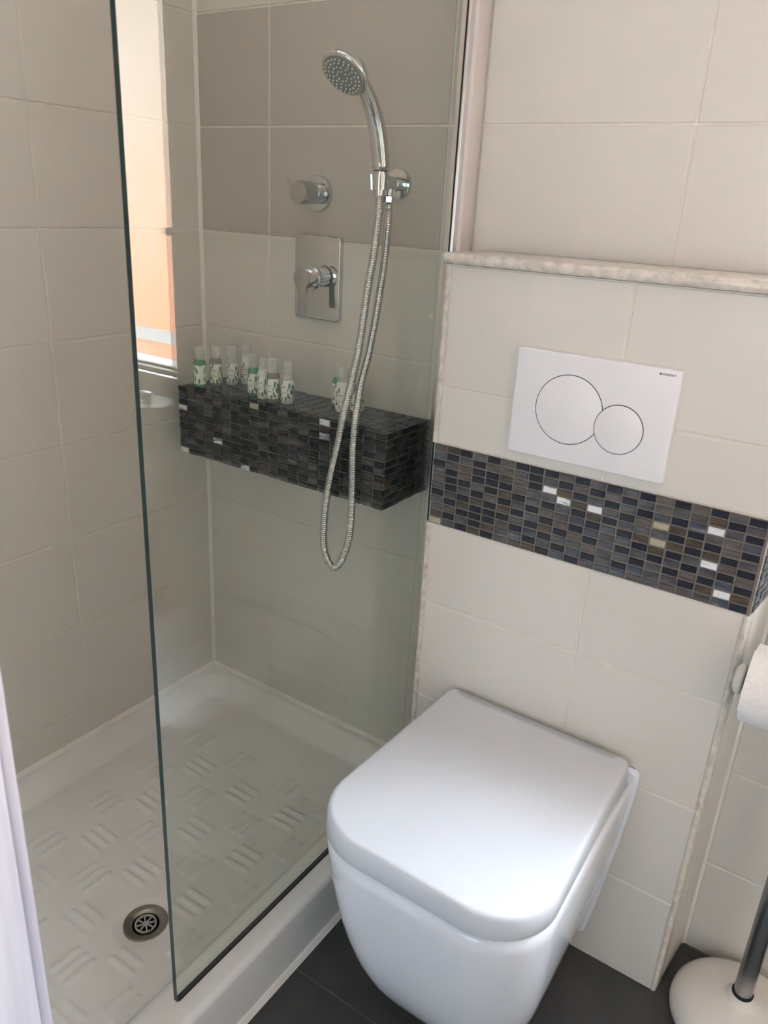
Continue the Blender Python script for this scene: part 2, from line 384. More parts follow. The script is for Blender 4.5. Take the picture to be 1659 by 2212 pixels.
for i in range(len(ZR)):
    z0 = ZR[i]; z1 = ZR[i+1] if i+1 < len(ZR) else CEIL
    for x0, x1 in zip(XC, XC[1:]):
        zz0, zz1 = z0, z1
        cells = [(x0, x1)]
        dark = abs(z0-1.2096) < .01 or abs(z0-1.4109) < .01
        if dark and x0 < XG < x1: cells = [(x0, .662), (.662, x1)]
        for a, b in cells:
            mt = M['taupe'] if dark and b < .67 else M['tile']
            if a < .61 and z1 <= .13: continue
            if a >= .66 and z1 < 1.215 and b < 1.01: continue      # hidden behind the cistern box
            if a > 1.0 and a < 1.24 and z1 < 1.215: a = 1.2535     # starts beside the box
            for p in rect_minus(a, b, zz0, zz1):
                if p[1]-p[0] < .01 or p[3]-p[2] < .01: continue
                put_tile(wb, ((p[0]+p[1])/2, 0, (p[2]+p[3])/2), p[1]-p[0]-JO, p[3]-p[2]-JO, mt)
# left wall
wl = struct('wall_left', box(-.12, -G, -1.0, 0, -.05, CEIL), M['grout'])
YC = [-.003, -.3853, -.7887, -.998]
for i in range(len(ZR)):
    z0 = ZR[i]; z1 = ZR[i+1] if i+1 < len(ZR) else CEIL
    if z1 < .13: continue
    for y1, y0 in zip(YC, YC[1:]):
        put_tile(wl, (0, (y0+y1)/2, (z0+z1)/2), y1-y0-JO, z1-z0-JO, M['tile'], math.pi/2)
# right wall, ceiling, wall with the door
struct('wall_right', box(RX, RX+.12, -1.12, 0, -.05, CEIL), M['tile'])
struct('ceiling', box(-.12, RX+.12, -3.7, .14, CEIL, CEIL+.1), M['plaster'])
DX0, DX1, DZ = .812, 1.66, 2.06
struct('wall_front', join(box(-.12, DX0-.02, -1.12, -1.0, -.05, CEIL), box(DX1+.02, RX+.12, -1.12, -1.0, -.05, CEIL), box(DX0-.02, DX1+.02, -1.12, -1.0, DZ+.02, CEIL)), M['plaster'])
struct('wall_bedroom_and_blocker', join(box(-.12, RX+.12, -3.7, -3.6, -.05, CEIL), box(-.12, -.02, -3.6, -1.12, -.05, CEIL), box(RX+.02, RX+.12, -3.6, -1.12, -.05, CEIL), box(1.30, RX+.02, -1.62, -1.52, -.05, 1.12)), M['bedwall'])  # last box is an unseen low blocker, added to shade the lower cistern box
# door lining (white wood grain), its inner edge shows at the lower left of the picture
dr = bpy.data.objects.new('door_1', None); COL.objects.link(dr); dr.location = (DX0, -1.06, 0); tag(dr, 'white wood-grain door lining at the lower left', None, kind='structure')
def vert_e(e): d = e.verts[0].co-e.verts[1].co; return abs(d.z) > .5
obj('jamb', bevel_box(DX0-.02, DX0, -1.135, -.9995, 0, DZ, .006, 3, vert_e), M['wood'], dr, True, 40)
obj('jamb', bevel_box(DX1, DX1+.02, -1.135, -.9995, 0, DZ, .006, 3, vert_e), M['wood'], dr, True, 40)
obj('head_jamb', box(DX0-.02, DX1+.02, -1.135, -1.0, DZ, DZ+.02), M['wood'], dr)
obj('casing', bevel_box(DX0-.09, DX0-.006, -1.0, -.986, 0, DZ+.07, .005, 3, vert_e), M['wood'], dr, True, 40)
obj('casing', bevel_box(DX1+.006, DX1+.09, -1.0, -.986, 0, DZ+.07, .005, 3, vert_e), M['wood'], dr, True, 40)
obj('casing', box(DX0-.09, DX1+.09, -1.0, -.986, DZ+.006, DZ+.07), M['wood'], dr)

# floor with charcoal tiles
fl = struct('floor', box(-.12, RX+.12, -3.7, .14, -.12, -.0016), M['floorgrout'])
FX = [.02, .49, .955, 1.42, 1.885, 2.345]; FY = [-.003, -.0235, -.4825, -.9415, -1.4, -1.86]
for x0, x1 in zip(FX, FX[1:]):
    for y1, y0 in zip(FY, FY[1:]):
        V, F = box(-(x1-x0-.004)/2, (x1-x0-.004)/2, -(y1-y0-.004)/2, (y1-y0-.004)/2, -.0016, 0)
        link('tile', me_from('tile', V, F), M['floor'], fl, (( x0+x1)/2, (y0+y1)/2, 0))

# ------------------------------------------------------------------ cistern box
FL = math.atan2(.014, .134)      # the side next to the window is not quite square to the wall
def foot(x0, xf, xb, yf, yb, z0, z1): return loft([[(x0, yf, z), (xf, yf, z), (xb, yb, z), (x0, yb, z)] for z in (z0, z1)])
wc = struct('wall_cistern', foot(XB+.003, XR+.0025, XR+.0175, YB+G, G-.001, 0, 1.200), M['grout'])
JX = .9964
MZ0, MZ1 = .7613, .9072
rows = [(0.002, .2031), (.2031, .4044), (.4044, .6057), (.6057, MZ0), (MZ1, 1.0055), (1.0055, 1.2)]
for z0, z1 in rows:
    for x0, x1 in ((XB+.004, JX), (JX, XR)):
        put_tile(wc, ((x0+x1)/2, YB, (z0+z1)/2), x1-x0-JO, z1-z0-JO, M['tile'])
    put_tile(wc, (XR+.0140, -.0535, (z0+z1)/2), .102, z1-z0-JO, M['tile'], math.pi/2-FL)
    put_tile(wc, (XB+.001, (YB+.012)/2, (z0+z1)/2), .118, z1-z0-JO, M['tile'], -math.pi/2)
# rounded stone edge strips, above and below the mosaic
for z0, z1 in ((0.001, MZ0-.001), (MZ1+.001, 1.2)):
    P = [(XR, YB-.0012), (XR+.0015, YB-.0016), (XR+.0042, YB-.0006), (XR+.0062, YB+.0022), (XR+.0072, YB+.006), (XR+.0092, YB+.027), (XR+.0080, YB+.030), (XR-.002, YB+.020), (XR-.001, YB+.002)]
    o = obj('edge_strip', loft([[(x, y, z0) for x, y in P], [(x, y, z1) for x, y in P]]), M['stone'], wc, True, 35)
    o = obj('edge_strip', (lambda P: loft([[(x, y, z0) for x, y in P], [(x, y, z1) for x, y in P]]))(rrect(XB-.0065, XB+.004, YB-.001, YB+.016, (.005, .001, .001, .001), 5)), M['stone'], wc, True, 35)
# stone ledge on top
P0 = [(x+(.013*(y-YB+.012)/(.012-YB) if x > 1 else 0), y) for x, y in rrect(XB-.010, XR+.014, YB-.012, .0005, (.008, .008, .001, .001), 5)]
def inset(P, d):
    n = len(P); out = []
    for i in range(n):
        a, b = Vector(P[i-1]), Vector(P[(i+1) % n]); t = (b-a).normalized(); out.append((P[i][0]-t.y*d, P[i][1]+t.x*d))
    return out
S = []
for kk in range(9):
    a = math.pi*kk/8; S.append([(x, min(y, .0005), 1.2095-.0085*math.cos(a)) for x, y in inset(P0, .007*(1-math.sin(a)))])
ledge = obj('trim_1', loft(S), M['stone'], None, True, 50); tag(ledge, 'rounded pale marbled stone ledge topping the tiled box behind the toilet', None, kind='structure')
wc.update_tag()

# ------------------------------------------------------------------ mosaic pieces
PX, PZ = .02540, .01327
MCACHE = {}
def mosaic_mesh(w_, h_, mat):
    key = (round(w_, 4), round(h_, 4), mat.name)
    if key not in MCACHE:
        me = me_from('mosaic_tile', [], []); bpy.data.meshes.remove(me)
        a, b, i = w_/2, h_/2, .0008
        V = [(-a,.002,-b),(a,.002,-b),(a,.002,b),(-a,.002,b),(-a,0,-b),(a,0,-b),(a,0,b),(-a,0,b),(-a+i,-.0011,-b+i),(a-i,-.0011,-b+i),(a-i,-.0011,b-i),(-a+i,-.0011,b-i)]
        F = [(3,2,1,0)]
        for lo in (0, 4):
            for q in range(4): F.append((lo+q, lo+(q+1) % 4, lo+4+(q+1) % 4, lo+4+q))
        F.append((8,9,10,11)); me = me_from('mosaic_tile', V, F); me.materials.append(mat); MCACHE[key] = me
    return MCACHE[key]
rng = random.Random(11)
def kind_of(c, r, dark=False):
    u = rng.random()
    if dark: return ('black' if u < .5 else 'navy' if u < .7 else 'dark') if (c+r) % 2 == 0 else ('dark' if u < .5 else 'black' if u < .72 else 'brown' if u < .78 else 'slate' if u < .91 else 'blue' if u < .985 else 'white')
    if (c+r) % 2 == 0: return 'navy' if u < .86 else ('slate' if u < .93 else 'taupe')
    for p, n_ in ((.36, 'slate'), (.62, 'taupe'), (.74, 'brown'), (.88, 'blue'), (.96, 'navy'), (1.01, 'slate')):
        if u < p: return n_
def mosaic_face(parent, origin, du, ncol, nrow, lastw, rot, special=None, jit=.0005, name='mosaic_tile', dark=False):
    """grid of pieces; origin = lower start corner, du = unit step along the row"""
    for c in range(ncol):
        w_ = lastw if (c == ncol-1 and lastw) else PX
        for r in range(nrow):
            kd = kind_of(c, r, dark)
            if special and (c, r) in special: kd = special[(c, r)]
            me = mosaic_mesh(w_-.0027, PZ-.0026, MO[kd])
            o = bpy.data.objects.new(name, me); COL.objects.link(o); o.parent = parent
            p = Vector(origin)+Vector(du)*(c*PX+w_/2)+Vector((0, 0, (r+.5)*PZ))+Vector((rng.uniform(-jit, jit)*abs(du[0]), rng.uniform(-jit, jit)*abs(du[1]), rng.uniform(-jit, jit)))
            nrm = Vector((-du[1]*-1, -du[0], 0))
            p += nrm*rng.uniform(-.0003, .0005)
            o.location = p+wneg(parent); tl_ = 2.6 if dark else 1.0; o.rotation_euler = (rng.uniform(-.02, .02)*tl_, rng.uniform(-.008, .008)*tl_, rot+rng.uniform(-.015, .015)*tl_)
def cell(x, z, x0, z0): return (int((x-x0)/PX), int((z-z0)/PZ))
grp = bpy.data.objects.new('mosaic_band', None)
band = obj('mosaic_backing', foot(XB+.0005, XR+.0050, XR+.0190, YB+.0005, 0, MZ0, MZ1), M['mgrout'], wc)
sp = {}
for x, z, kd in ((.9201,.8728,'white'),(.9471,.8633,'white'),(1.001,.8603,'white'),(1.1648,.8767,'white'),(1.1657,.8202,'white'),(1.1929,.7812,'white'),(1.0819,.858,'cream'),(1.0845,.8355,'cream'),(.9,.795,'blue'),(.713,.766,'cream'),(.945,.765,'blue')):
    sp[cell(x, z, XB, MZ0)] = kd
mosaic_face(band, (XB-.001, YB, MZ0), (1, 0, 0), 21, 11, XR+.003-XB-20*PX, 0, sp)
side = {}
mosaic_face(band, (XR+.0066, YB+.009, MZ0), (math.sin(FL), math.cos(FL), 0), 5, 11, None, math.pi/2-FL)
# the side turned to the glass: same pieces joined
def mosaic_joined(parent, name, origin, du, dv, nrm, ncol, nrow, pu, pv, kinds=('navy', 'slate', 'taupe', 'brown', 'blue', 'dark', 'black'), dark=False):
    V, F, MI = [], [], []
    du, dv, nrm, origin = Vector(du), Vector(dv), Vector(nrm), Vector(origin)
    for c in range(ncol):
        for r in range(nrow):
            kd = kind_of(c, r, dark); kd = kd if kd in kinds else 'slate'
            o = origin+du*((c+.5)*pu)+dv*((r+.5)*pv); a, b = pu/2-.0012, pv/2-.001; i = .0008; h = .0011+rng.uniform(-.0002, .0004)
            n = len(V)
            V += [o+du*x+dv*y-nrm*.001 for x, y in ((-a,-b),(a,-b),(a,b),(-a,b))]
            V += [o+du*x+dv*y+nrm*h for x, y in ((-a+i,-b+i),(a-i,-b+i),(a-i,b-i),(-a+i,b-i))]
            F.append((n+4, n+5, n+6, n+7)); MI.append(kinds.index(kd))
            for q in range(4): F.append((n+q, n+(q+1) % 4, n+4+(q+1) % 4, n+4+q)); MI.append(kinds.index(kd))
    me = me_from(name, V, F); [me.materials.append(MO[x]) for x in kinds]; me.polygons.foreach_set('material_index', MI)
    o = link(name, me, None, parent); o['kind'] = 'stuff'; return o
mosaic_joined(band, 'mosaic_tiles', (XB+.0005, -.003, MZ0), (0, -1, 0), (0, 0, 1), (-1, 0, 0), 5, 11, PX, PZ)

# shelf in the shower, clad in the same mosaic
SX0, SX1, SY, SZ0, SZ1 = .075, .606, -.150, .7615, .9045
sh = thing('mosaic_shelf', 'dark glass-mosaic shelf across the shower wall, carrying small bottles', 'shelf', ((SX0+SX1)/2, -.001, SZ0))
shc = obj('core', bevel_box(SX0+.001, SX1-.001, SY+.0015, -.0008, SZ0, SZ1-.0015, .001, 1), M['mgrout'], sh)
ncol = 21; lw = SX1-SX0-20*PX
ssp = {}
for x, z, kd in ((.2978,.895,'cream'),(.4566,.8728,'white'),(.4005,.8466,'taupe'),(.0839,.8539,'white'),(.2181,.8349,'blue'),(.0787,.7655,'white'),(.253,.766,'white'),(.16,.86,'slate')):
    ssp[cell(x, z, SX0, SZ0-.001)] = kd
mosaic_face(sh, (SX0, SY, SZ0-.0015), (1, 0, 0), ncol, 11, lw, 0, ssp, .0009, dark=True)
mosaic_face(sh, (SX1, SY+.001, SZ0-.0015), (0, 1, 0), 6, 11, None, math.pi/2, None, .0009, dark=True)
mosaic_joined(sh, 'top_mosaic_tiles', (SX0, SY, SZ1-.0015), (1, 0, 0), (0, 1, 0), (0, 0, 1), 21, 11, (SX1-SX0)/21, .1485/11, dark=True)

# ------------------------------------------------------------------ window
win = bpy.data.objects.new('window_1', None); COL.objects.link(win); win.location = (WX0, .04, WZ0); tag(win, 'window beside the tiled box, letting daylight in', None, kind='structure')
fr = .014
obj('frame', join(box(WX0, WX0+fr, .012, .06, WZ0, WZ1), box(WX1-fr, WX1, .012, .06, WZ0, WZ1), box(WX0+fr, WX1-fr, .012, .06, WZ1-fr, WZ1), box(WX0+fr, WX1-fr, .012, .06, WZ0, WZ0+fr*.6)), M['alupaint'], win)
obj('gasket', join(box(WX0+fr, WX1-fr, .03, .04, WZ0+fr*.6, WZ0+fr*.6+.004)), M['rubber'], win)
obj('pane', box(WX0+fr, WX1-fr, .034, .035, WZ0+fr*.6+.004, WZ1-fr), M['winglass'], win)
obj('sill', bevel_box(WX0-.006, WX1+.006, -.012, .03, WZ0-.017, WZ0, .004, 3), M['alu'], win, True, 40)
# house across the lane
hb = thing('neighbouring_house', 'peach rendered house wall outside, mirrored with the window in the shower glass', 'house', (2.6, 4.0, -3))
obj('wall', box(-5, 14, 4.0, 4.3, -3, 3.35), M['pier'], hb)
obj('ledge', box(-5, 14, 3.985, 4.02, -.10, .02), M['pierblue'], hb)
obj('ground', box(-5, 14, .2, 4.0, -3.1, -3), M['plaster'], hb)

# ------------------------------------------------------------------ shower tray
TX, TYF, TZ = .688, -.985, .1218
tr_ = thing('shower_tray', 'white ceramic shower tray with raised basket-weave grip ribs', 'shower tray', (.34, -.49, 0))
IX0, IX1, IY0, IY1, IR = .016, .623, -.945, -.016, .075
DRX, DRY, DRR = .4602, -.618, .0385
def sstep(t): t = max(0, min(1, t)); return t*t*(3-2*t)
def sd_rr(x, y):
    cx, cy = (IX0+IX1)/2, (IY0+IY1)/2; qx = abs(x-cx)-(IX1-IX0)/2+IR; qy = abs(y-cy)-(IY1-IY0)/2+IR
    return math.hypot(max(qx, 0), max(qy, 0))+min(max(qx, qy), 0)-IR
RIBS = []
for i in range(-1, 5):
    for j in range(0, 7):
        xg_, yg_ = .2303+.1335*i, -.2755-.1345*j
        if .15 < xg_ < .56 and -.86 < yg_ < -.2:
            for q in (-1, 0, 1): RIBS.append((xg_, yg_+q*.0205, 1))
        xv, yv = .1640+.1335*(i+0), -.2080-.1345*j
        if .13 < xv < .58 and -.90 < yv < -.17:
            for q in (-1, 0, 1): RIBS.append((xv+q*.0205, yv, 0))
RIBS = [r_ for r_ in RIBS if math.hypot(r_[0]-DRX, r_[1]-DRY) > .062]
def rib(x, y):
    h = 0
    for cx, cy, ax in RIBS:
        dx, dy = abs(x-cx), abs(y-cy)
        if dx > .04 or dy > .04: continue
        a, b = (dx, dy) if ax else (dy, dx)
        d = math.hypot(max(0, a-.024), b)
        if d < .0088: h = max(h, .0040*sstep(1-d/.0088))
    return h
def tray_z(x, y):
    d = sd_rr(x, y)
    z = TZ-.043*sstep(-d/.046)
    if d < -.046:
        z += -.009*sstep((-d-.046)/.22) + rib(x, y)
    q = math.hypot(x-DRX, y-DRY)
    if q < .06: z -= .004*sstep(1-(q-.036)/.024)
    return z
XSs = [i*.0036 for i in range(int(TX/.0036))]; XSs = [x for x in XSs if x < TX-.014]
YSs = [-i*.0036 for i in range(int(-TYF/.0036)+1)]
edge = [(TX-.0135+.0125*math.sin(a), TZ-.0125*(1-math.cos(a))) for a in [math.pi/2*k_/5 for k_ in range(6)]] + [(TX, .09), (TX, 0)]
V, F = [], []; nxx = len(XSs)+len(edge)
for y in YSs:
    for x in XSs: V.append((x, y, tray_z(x, y)))
    for ex, ez in edge: V.append((ex, y, ez))
for j in range(len(YSs)-1):
    for i in range(nxx-1):
        a = j*nxx+i
        xc = XSs[i] if i < len(XSs) else 9; 
        if math.hypot(xc+.0018-DRX, YSs[j]-.0018-DRY) < .028: continue
        F.append((a, a+nxx, a+nxx+1, a+1))
n = len(V); yE = YSs[-1]
V += [(x, yE, 0) for x in XSs]+[(e[0], yE, 0) for e in edge]
for i in range(nxx-1): F.append(((len(YSs)-1)*nxx+i, n+i, n+i+1, (len(YSs)-1)*nxx+i+1))
obj('basin', (V, F), M['acryl'], tr_, True, 60)
zd = tray_z(DRX+.033, DRY)
dz0 = zd-.0005
df = obj('drain_flange', lathe([(.0225, -.012), (.0225, -.003), (.0245, -.0005), (.030, .0012), (.0375, .0022), (.0388, .0012), (.0388, -.004)], (DRX, DRY, dz0), seg=48), M['drain'], tr_, True, 40)
obj('drain_well', lathe([(.0, -.03), (.0226, -.03), (.0226, -.004)], (DRX, DRY, dz0), seg=32), M['gap'], tr_, True, 40)
gp = [lathe([(.0162, -.004), (.0162, -.0006), (.0192, -.0006), (.0192, -.004), (.0162, -.004)], (DRX, DRY, dz0), seg=36), lathe([(.0, -.004), (.0055, -.004), (.0055, -.0006), (0, -.0006)], (DRX, DRY, dz0), seg=20)]
for q in range(8):
    a = math.radians(45*q+12); c_, s_ = math.cos(a), math.sin(a)
    v, f = box(.004, .0172, -.0012, .0012, -.004, -.0008)
    gp.append(([(DRX+x*c_-y*s_, DRY+x*s_+y*c_, dz0+z) for x, y, z in v], f))
obj('drain_grate', join(*gp), M['grate'], tr_)
obj('floor_caulk', loft([[(TX-.001, y, 0), (TX+.0085, y, 0), (TX+.003, y, .009), (TX-.001, y, .011)] for y in (TYF, -.137)]), M['caulk'], tr_)
# caulk lines
def trim(n_, VF, label): o = obj('trim_%d' % n_, VF, M['caulk'], None, True, 40); tag(o, label, None, kind='structure')
trim(2, loft([[(-.001, y, TZ-.002), (.008, y, TZ-.001), (.005, y, TZ+.004), (-.001, y, TZ+.008)] for y in (TYF, 0)]), 'white sealant line where the shower tray meets the left wall')
trim(3, loft([[(x, .001, TZ-.002), (x, -.008, TZ-.001), (x, -.005, TZ+.004), (x, .001, TZ+.008)] for x in (0, TX)]), 'white sealant line where the shower tray meets the back wall')
trim(4, loft([[(-.001, .001, z), (.0062, .001, z), (.0040, -.0040, z), (-.001, -.0062, z)] for z in (TZ, CEIL)]), 'white sealant line in the corner of the shower walls')
trim(5, loft([[(XR+.017, .001, z), (XR+.024, .001, z), (XR+.0205, -.0035, z), (XR+.017, -.005, z)] for z in (0, 1.2)]), 'white sealant line between the tiled box and the wall under the window')

# ------------------------------------------------------------------ shower screen
ss = thing('shower_screen', 'frameless clear glass shower screen with a silver wall profile', 'shower screen', (XG, -.35, TZ))
GX0, GX1, GY0, GZ0, GZ1 = XG-.004, XG+.004, -.7107, TZ+.0015, 2.02
V, F = box(GX0, GX1, GY0, -.045, GZ0, GZ1)
me = me_from('glass_pane', V, F); me.materials.append(M['glass']); me.materials.append(M['edge'])
for p in me.polygons: p.material_index = 0 if abs(p.normal.x) > .5 else 1
link('glass_pane', me, None, ss)
obj('bottom_seal', box(GX0-.0004, GX1+.0008, GY0+.003, -.055, TZ, TZ+.0016), M['rubber'], ss)
obj('gasket', box(GX1, GX1+.0018, -.0568, -.0545, TZ+.004, GZ1), M['rubber'], ss)
obj('cover_profile', bevel_box(XG-.0060, XG+.0110, -.0547, -.022, TZ+.002, GZ1, .0012, 2), M['alu'], ss, True, 40)
obj('wall_profile', bevel_box(XG-.0090, XG+.0180, -.0420, -.0003, TZ+.001, GZ1, .0010, 2), M['alupaint'], ss, True, 40)

# ------------------------------------------------------------------ toilet
tl = thing('toilet', 'white wall-hung toilet with a closed squarish lid', 'toilet', (.951, YB, 0))
CX = .951
def tl_outline(hwb, hwf, yb, yf, rf, rb=.012, n=10, bow=.006):
    """rear edge at yb, front edge at yf (smaller y); front corners rounded by rf"""
    P = rrect(CX-hwf, CX+hwf, yf, yb, (rf, rf, rb, rb), n); out = []
    for x, y in P:
        t = (yb-y)/(yb-yf); hw = hwb+(hwf-hwb)*sstep(min(1, t*1.4)); x2 = CX+(x-CX)*hw/hwf
        y2 = y + bow*((x-CX)/hwf)**2*max(0, t-.6)/.4
        out.append((x2, y2))
    return out
def ins_out(P, d): return inset(P, d)
LZ0, LZ1 = .4165, .4585
S = []
for z, d in ((LZ0, .006), (LZ0+.0012, .0012), (LZ0+.003, 0), (LZ1-.010, .0012), (LZ1-.0045, .0024), (LZ1-.0018, .0042), (LZ1-.0004, .0068), (LZ1, .0100), (LZ1+.0004, .030)):
    S.append([(x, y, z) for x, y in tl_outline(.1705-d, .1805-d, -.1490-min(d, .004)-(.02 if d > .02 else 0), -.5735+d, .092-d*.9, .010 if d < .02 else .004)])
lid = obj('lid', loft(S), M['lid'], tl, True, 60)
# pan
S = []
for z, hwb, hwf, yf, rf in ((.050, .105, .100, -.43, .08), (.053, .118, .116, -.452, .085), (.063, .128, .130, -.470, .09), (.085, .138, .142, -.488, .095), (.12, .147, .152, -.508, .10), (.17, .156, .162, -.530, .105), (.22, .163, .1695, -.545, .106),
                            (.28, .170, .1755, -.557, .104), (.34, .175, .1795, -.566, .100), (.385, .178, .1805, -.5705, .096), (.404, .178, .180, -.571, .094), (.411, .177, .176, -.566, .09), (.4135, .176, .165, -.552, .085)):
    S.append([(x, y, z) for x, y in tl_outline(hwb, hwf, YB-.0003, yf, rf, .006)])
obj('pan', loft(S), M['ceramic'], tl, True, 60)
# rear flange of the pan against the tiles, rising behind the lid
S = []
for z, hw, d in ((.055, .150, .004), (.12, .158, .001), (.205, .1665, 0), (.28, .176, 0), (.343, .182, 0), (.41, .1865, 0), (.428, .1865, .0005), (.4345, .1860, .003), (.4365, .184, .008)):
    S.append([(x, y, z) for x, y in rrect(CX-hw+d, CX+hw-d, YB-.0115+d*.4, YB-.0003, (.009, .009, .001, .001), 6)])
obj('rear_flange', loft(S), M['ceramic'], tl, True, 60)
for sx in (-1, 1):
    obj('hinge', lathe([(.0, 0), (.0085, 0), (.0085, .026), (0, .026)], (CX+sx*.078-.013, -.160, .4250), (1, 0, 0), 20), M['chrome'], tl, True, 40)

# ------------------------------------------------------------------ flush plate
fp = thing('flush_plate', 'white dual-flush plate with two round buttons on the tiled box', 'flush plate', (.9615, YB, 1.009))
fr_ = rrect(.8385, 1.0845, .9275, 1.0915, .0035, 5)
pf = YB-.0125
obj('cover', prism_y(fr_, YB+.0005, pf, .0022, 3), M['plate'], fp, True, 35)
def disc(cx, cz, r, y0, y1, bev=.0003): return prism_y(circle(cx, cz, r, 72), y0, y1, bev, 2)
B1, R1, B2, R2 = (.9305, 1.0092), .0530, (1.0096, .9942), .0368
obj('button_gap', disc(*B1, R1, pf+.001, pf-.0002, .0001), M['gap'], fp, True, 30)
b1 = obj('large_button', disc(*B1, R1-.0011, pf+.001, pf-.0006), M['plate'], fp, True, 30)
obj('button_gap', disc(*B2, R2, pf+.001, pf-.0008, .0001), M['gap'], fp, True, 30)
b2 = obj('small_button', disc(*B2, R2-.0010, pf+.001, pf-.0012), M['plate'], fp, True, 30)
def text_mesh(name, body, size, org, mat, parent, width=None, bold=0.0):
    cu = bpy.data.curves.new(name, 'FONT'); cu.body = body; cu.size = size; cu.extrude = .00008; cu.offset = bold
    o = bpy.data.objects.new(name, cu); COL.objects.link(o); bpy.context.view_layer.update()
    dg = bpy.context.evaluated_depsgraph_get(); me = bpy.data.meshes.new_from_object(o.evaluated_get(dg))
    COL.objects.unlink(o); bpy.data.objects.remove(o)
    xs = [v.co.x for v in me.vertices]; s = width/(max(xs)-min(xs)) if width else 1
    for v in me.vertices: v.co = Vector((org[0]+(v.co.x-min(xs))*s, org[1]-v.co.z, org[2]+v.co.y))
    me.materials.clear(); me.materials.append(mat); return link(name, me, None, parent)
obj('logo_square', box(1.0538, 1.0566, pf-.0002, pf+.0002, 1.0824, 1.0852), M['ink'], fp)
text_mesh('lettering', 'GEBERIT', .0039, (1.0574, pf-.0001, 1.0824), M['ink'], fp, .0196, .00008)

# ------------------------------------------------------------------ shower fittings
# mixer
MX, MZc = .3305, 1.1415
mv = thing('shower_mixer', 'chrome shower mixer with a square plate and a lever pointing down', 'shower mixer', (MX, 0, MZc))
obj('wall_plate', prism_y(rrect(.2742, .3868, 1.0600, 1.2195, .008, 5), 0, -.011, .0025, 3), M['chrome'], mv, True, 35)
LX, LZc, LY = .3365, 1.1425, -.066
obj('hub', lathe([(.0195, -.0105), (.0195, -.026), (.0165, -.0265), (.0165, -.028), (.0215, -.0285), (.0225, -.031), (.0215, -.0335), (.019, -.034), (.019, -.056), (.0185, -.060)], (LX, 0, LZc), (0, 1, 0), 40), M['chrome'], mv, True, 35)
a_ = []
for i in range(33):
    t = math.radians(-50+280*i/32); a_.append((LX+.0185*math.cos(t), LZc+.0205*math.sin(t)))
lever = a_ + [(LX-.0085, LZc-.026), (LX-.0080, LZc-.040), (LX-.0098, LZc-.071), (LX-.0085, LZc-.073), (LX+.0085, LZc-.073), (LX+.0098, LZc-.071), (LX+.0080, LZc-.040), (LX+.0085, LZc-.026)]
lv_ = obj('lever', prism_y(lever, -.058, LY, .0012, 3), M['brushed'], mv, True, 35)
# small engraved mark on the lever head
obj('engraved_mark', join(box(LX-.0062, LX-.0022, LY-.0001, LY+.0003, LZc+.0004, LZc+.0011), box(LX-.0062, LX-.0022, LY-.0001, LY+.0003, LZc-.0021, LZc-.0014), box(LX-.0062, LX-.0054, LY-.0001, LY+.0003, LZc-.0014, LZc+.0004),
    box(LX-.0016, LX-.0008, LY-.0001, LY+.0003, LZc-.0021, LZc+.0011), box(LX-.0008, LX+.0012, LY-.0001, LY+.0003, LZc+.0002, LZc+.0011), box(LX+.0012, LX+.0020, LY-.0001, LY+.0003, LZc-.0021, LZc+.0011), box(LX+.0024, LX+.0032, LY-.0001, LY+.0003, LZc-.0021, LZc+.0011)), M['ink'], lv_)
# diverter
dv_ = thing('shower_diverter', 'round chrome diverter knob with a small pin above the mixer', 'diverter valve', (.3245, 0, 1.2945))
DC = (.3245, 0, 1.2945)
obj('flange', lathe([(.0325, 0), (.0325, -.006), (.031, -.0085), (.019, -.0095)], DC, (0, 1, 0), 48), M['chrome'], dv_, True, 35)
kn = obj('knob', lathe([(.0185, -.009), (.0185, -.022), (.017, -.0225), (.017, -.024), (.0195, -.0245), (.0205, -.030), (.0205, -.0625), (.0195, -.0640), (0.0001, -.0640)], DC, (0, 1, 0), 48), M['brushed'], dv_, True, 35)
pd = Vector((-.80, 0, .60)); q0 = Vector(DC)+Vector((0, -.058, 0))
obj('pin', tube([q0+pd*.018, q0+pd*.033, q0+pd*.0348, q0+pd*.0354], lambda i: (.0036, .0036, .0028, .0010)[i], 14), M['brushed'], kn, True, 40)
# holder
HC = Vector((.5055, 0, 1.3165)); HB = Vector((.510, -.0675, 1.3165))
sh_ = thing('handset_holder', 'chrome wall bracket and hose outlet holding the hand shower', 'shower bracket', HC)
obj('flange', lathe([(.0265, 0), (.0265, -.004), (.0255, -.0065), (.0135, -.0075)], HC, (0, 1, 0), 48), M['chrome'], sh_, True, 35)
obj('arm', lathe([(.0125, -.007), (.0125, -.022), (.0115, -.0225), (.0115, -.024), (.0125, -.0245), (.0125, -.050)], HC, (0, 1, 0), 36), M['chrome'], sh_, True, 35)
cup = []
for i in range(25):
    a = math.radians(-65+310*i/24-90+55); cup.append((a,))
V, F = [], []
for z, ro, ri in ((1.3045, .0148, .0118), (1.3290, .0165, .0134)):
    for (a,) in cup: V.append((HB.x+ro*math.cos(a), HB.y+ro*math.sin(a), z))
    for (a,) in cup: V.append((HB.x+ri*math.cos(a), HB.y+ri*math.sin(a), z))
n = len(cup)
for i in range(n-1):
    F += [(i, i+1, 2*n+i+1, 2*n+i), (n+i+1, n+i, 3*n+i, 3*n+i+1), (2*n+i, 2*n+i+1, 3*n+i+1, 3*n+i), (i+1, i, n+i, n+i+1)]
F += [(0, 2*n, 3*n, n), (n-1, 2*n-1, 4*n-1, 3*n-1)]
obj('cradle', (V, F), M['chrome'], sh_, True, 40)
OE = Vector((.5085, -.0340, 0))
obj('outlet_elbow', lathe([(.0088, 1.3080), (.0088, 1.2975), (.0075, 1.2965), (.0075, 1.2950)], (OE.x, OE.y, 0), (0, 0, 1), 24), M['chrome'], sh_, True, 35)
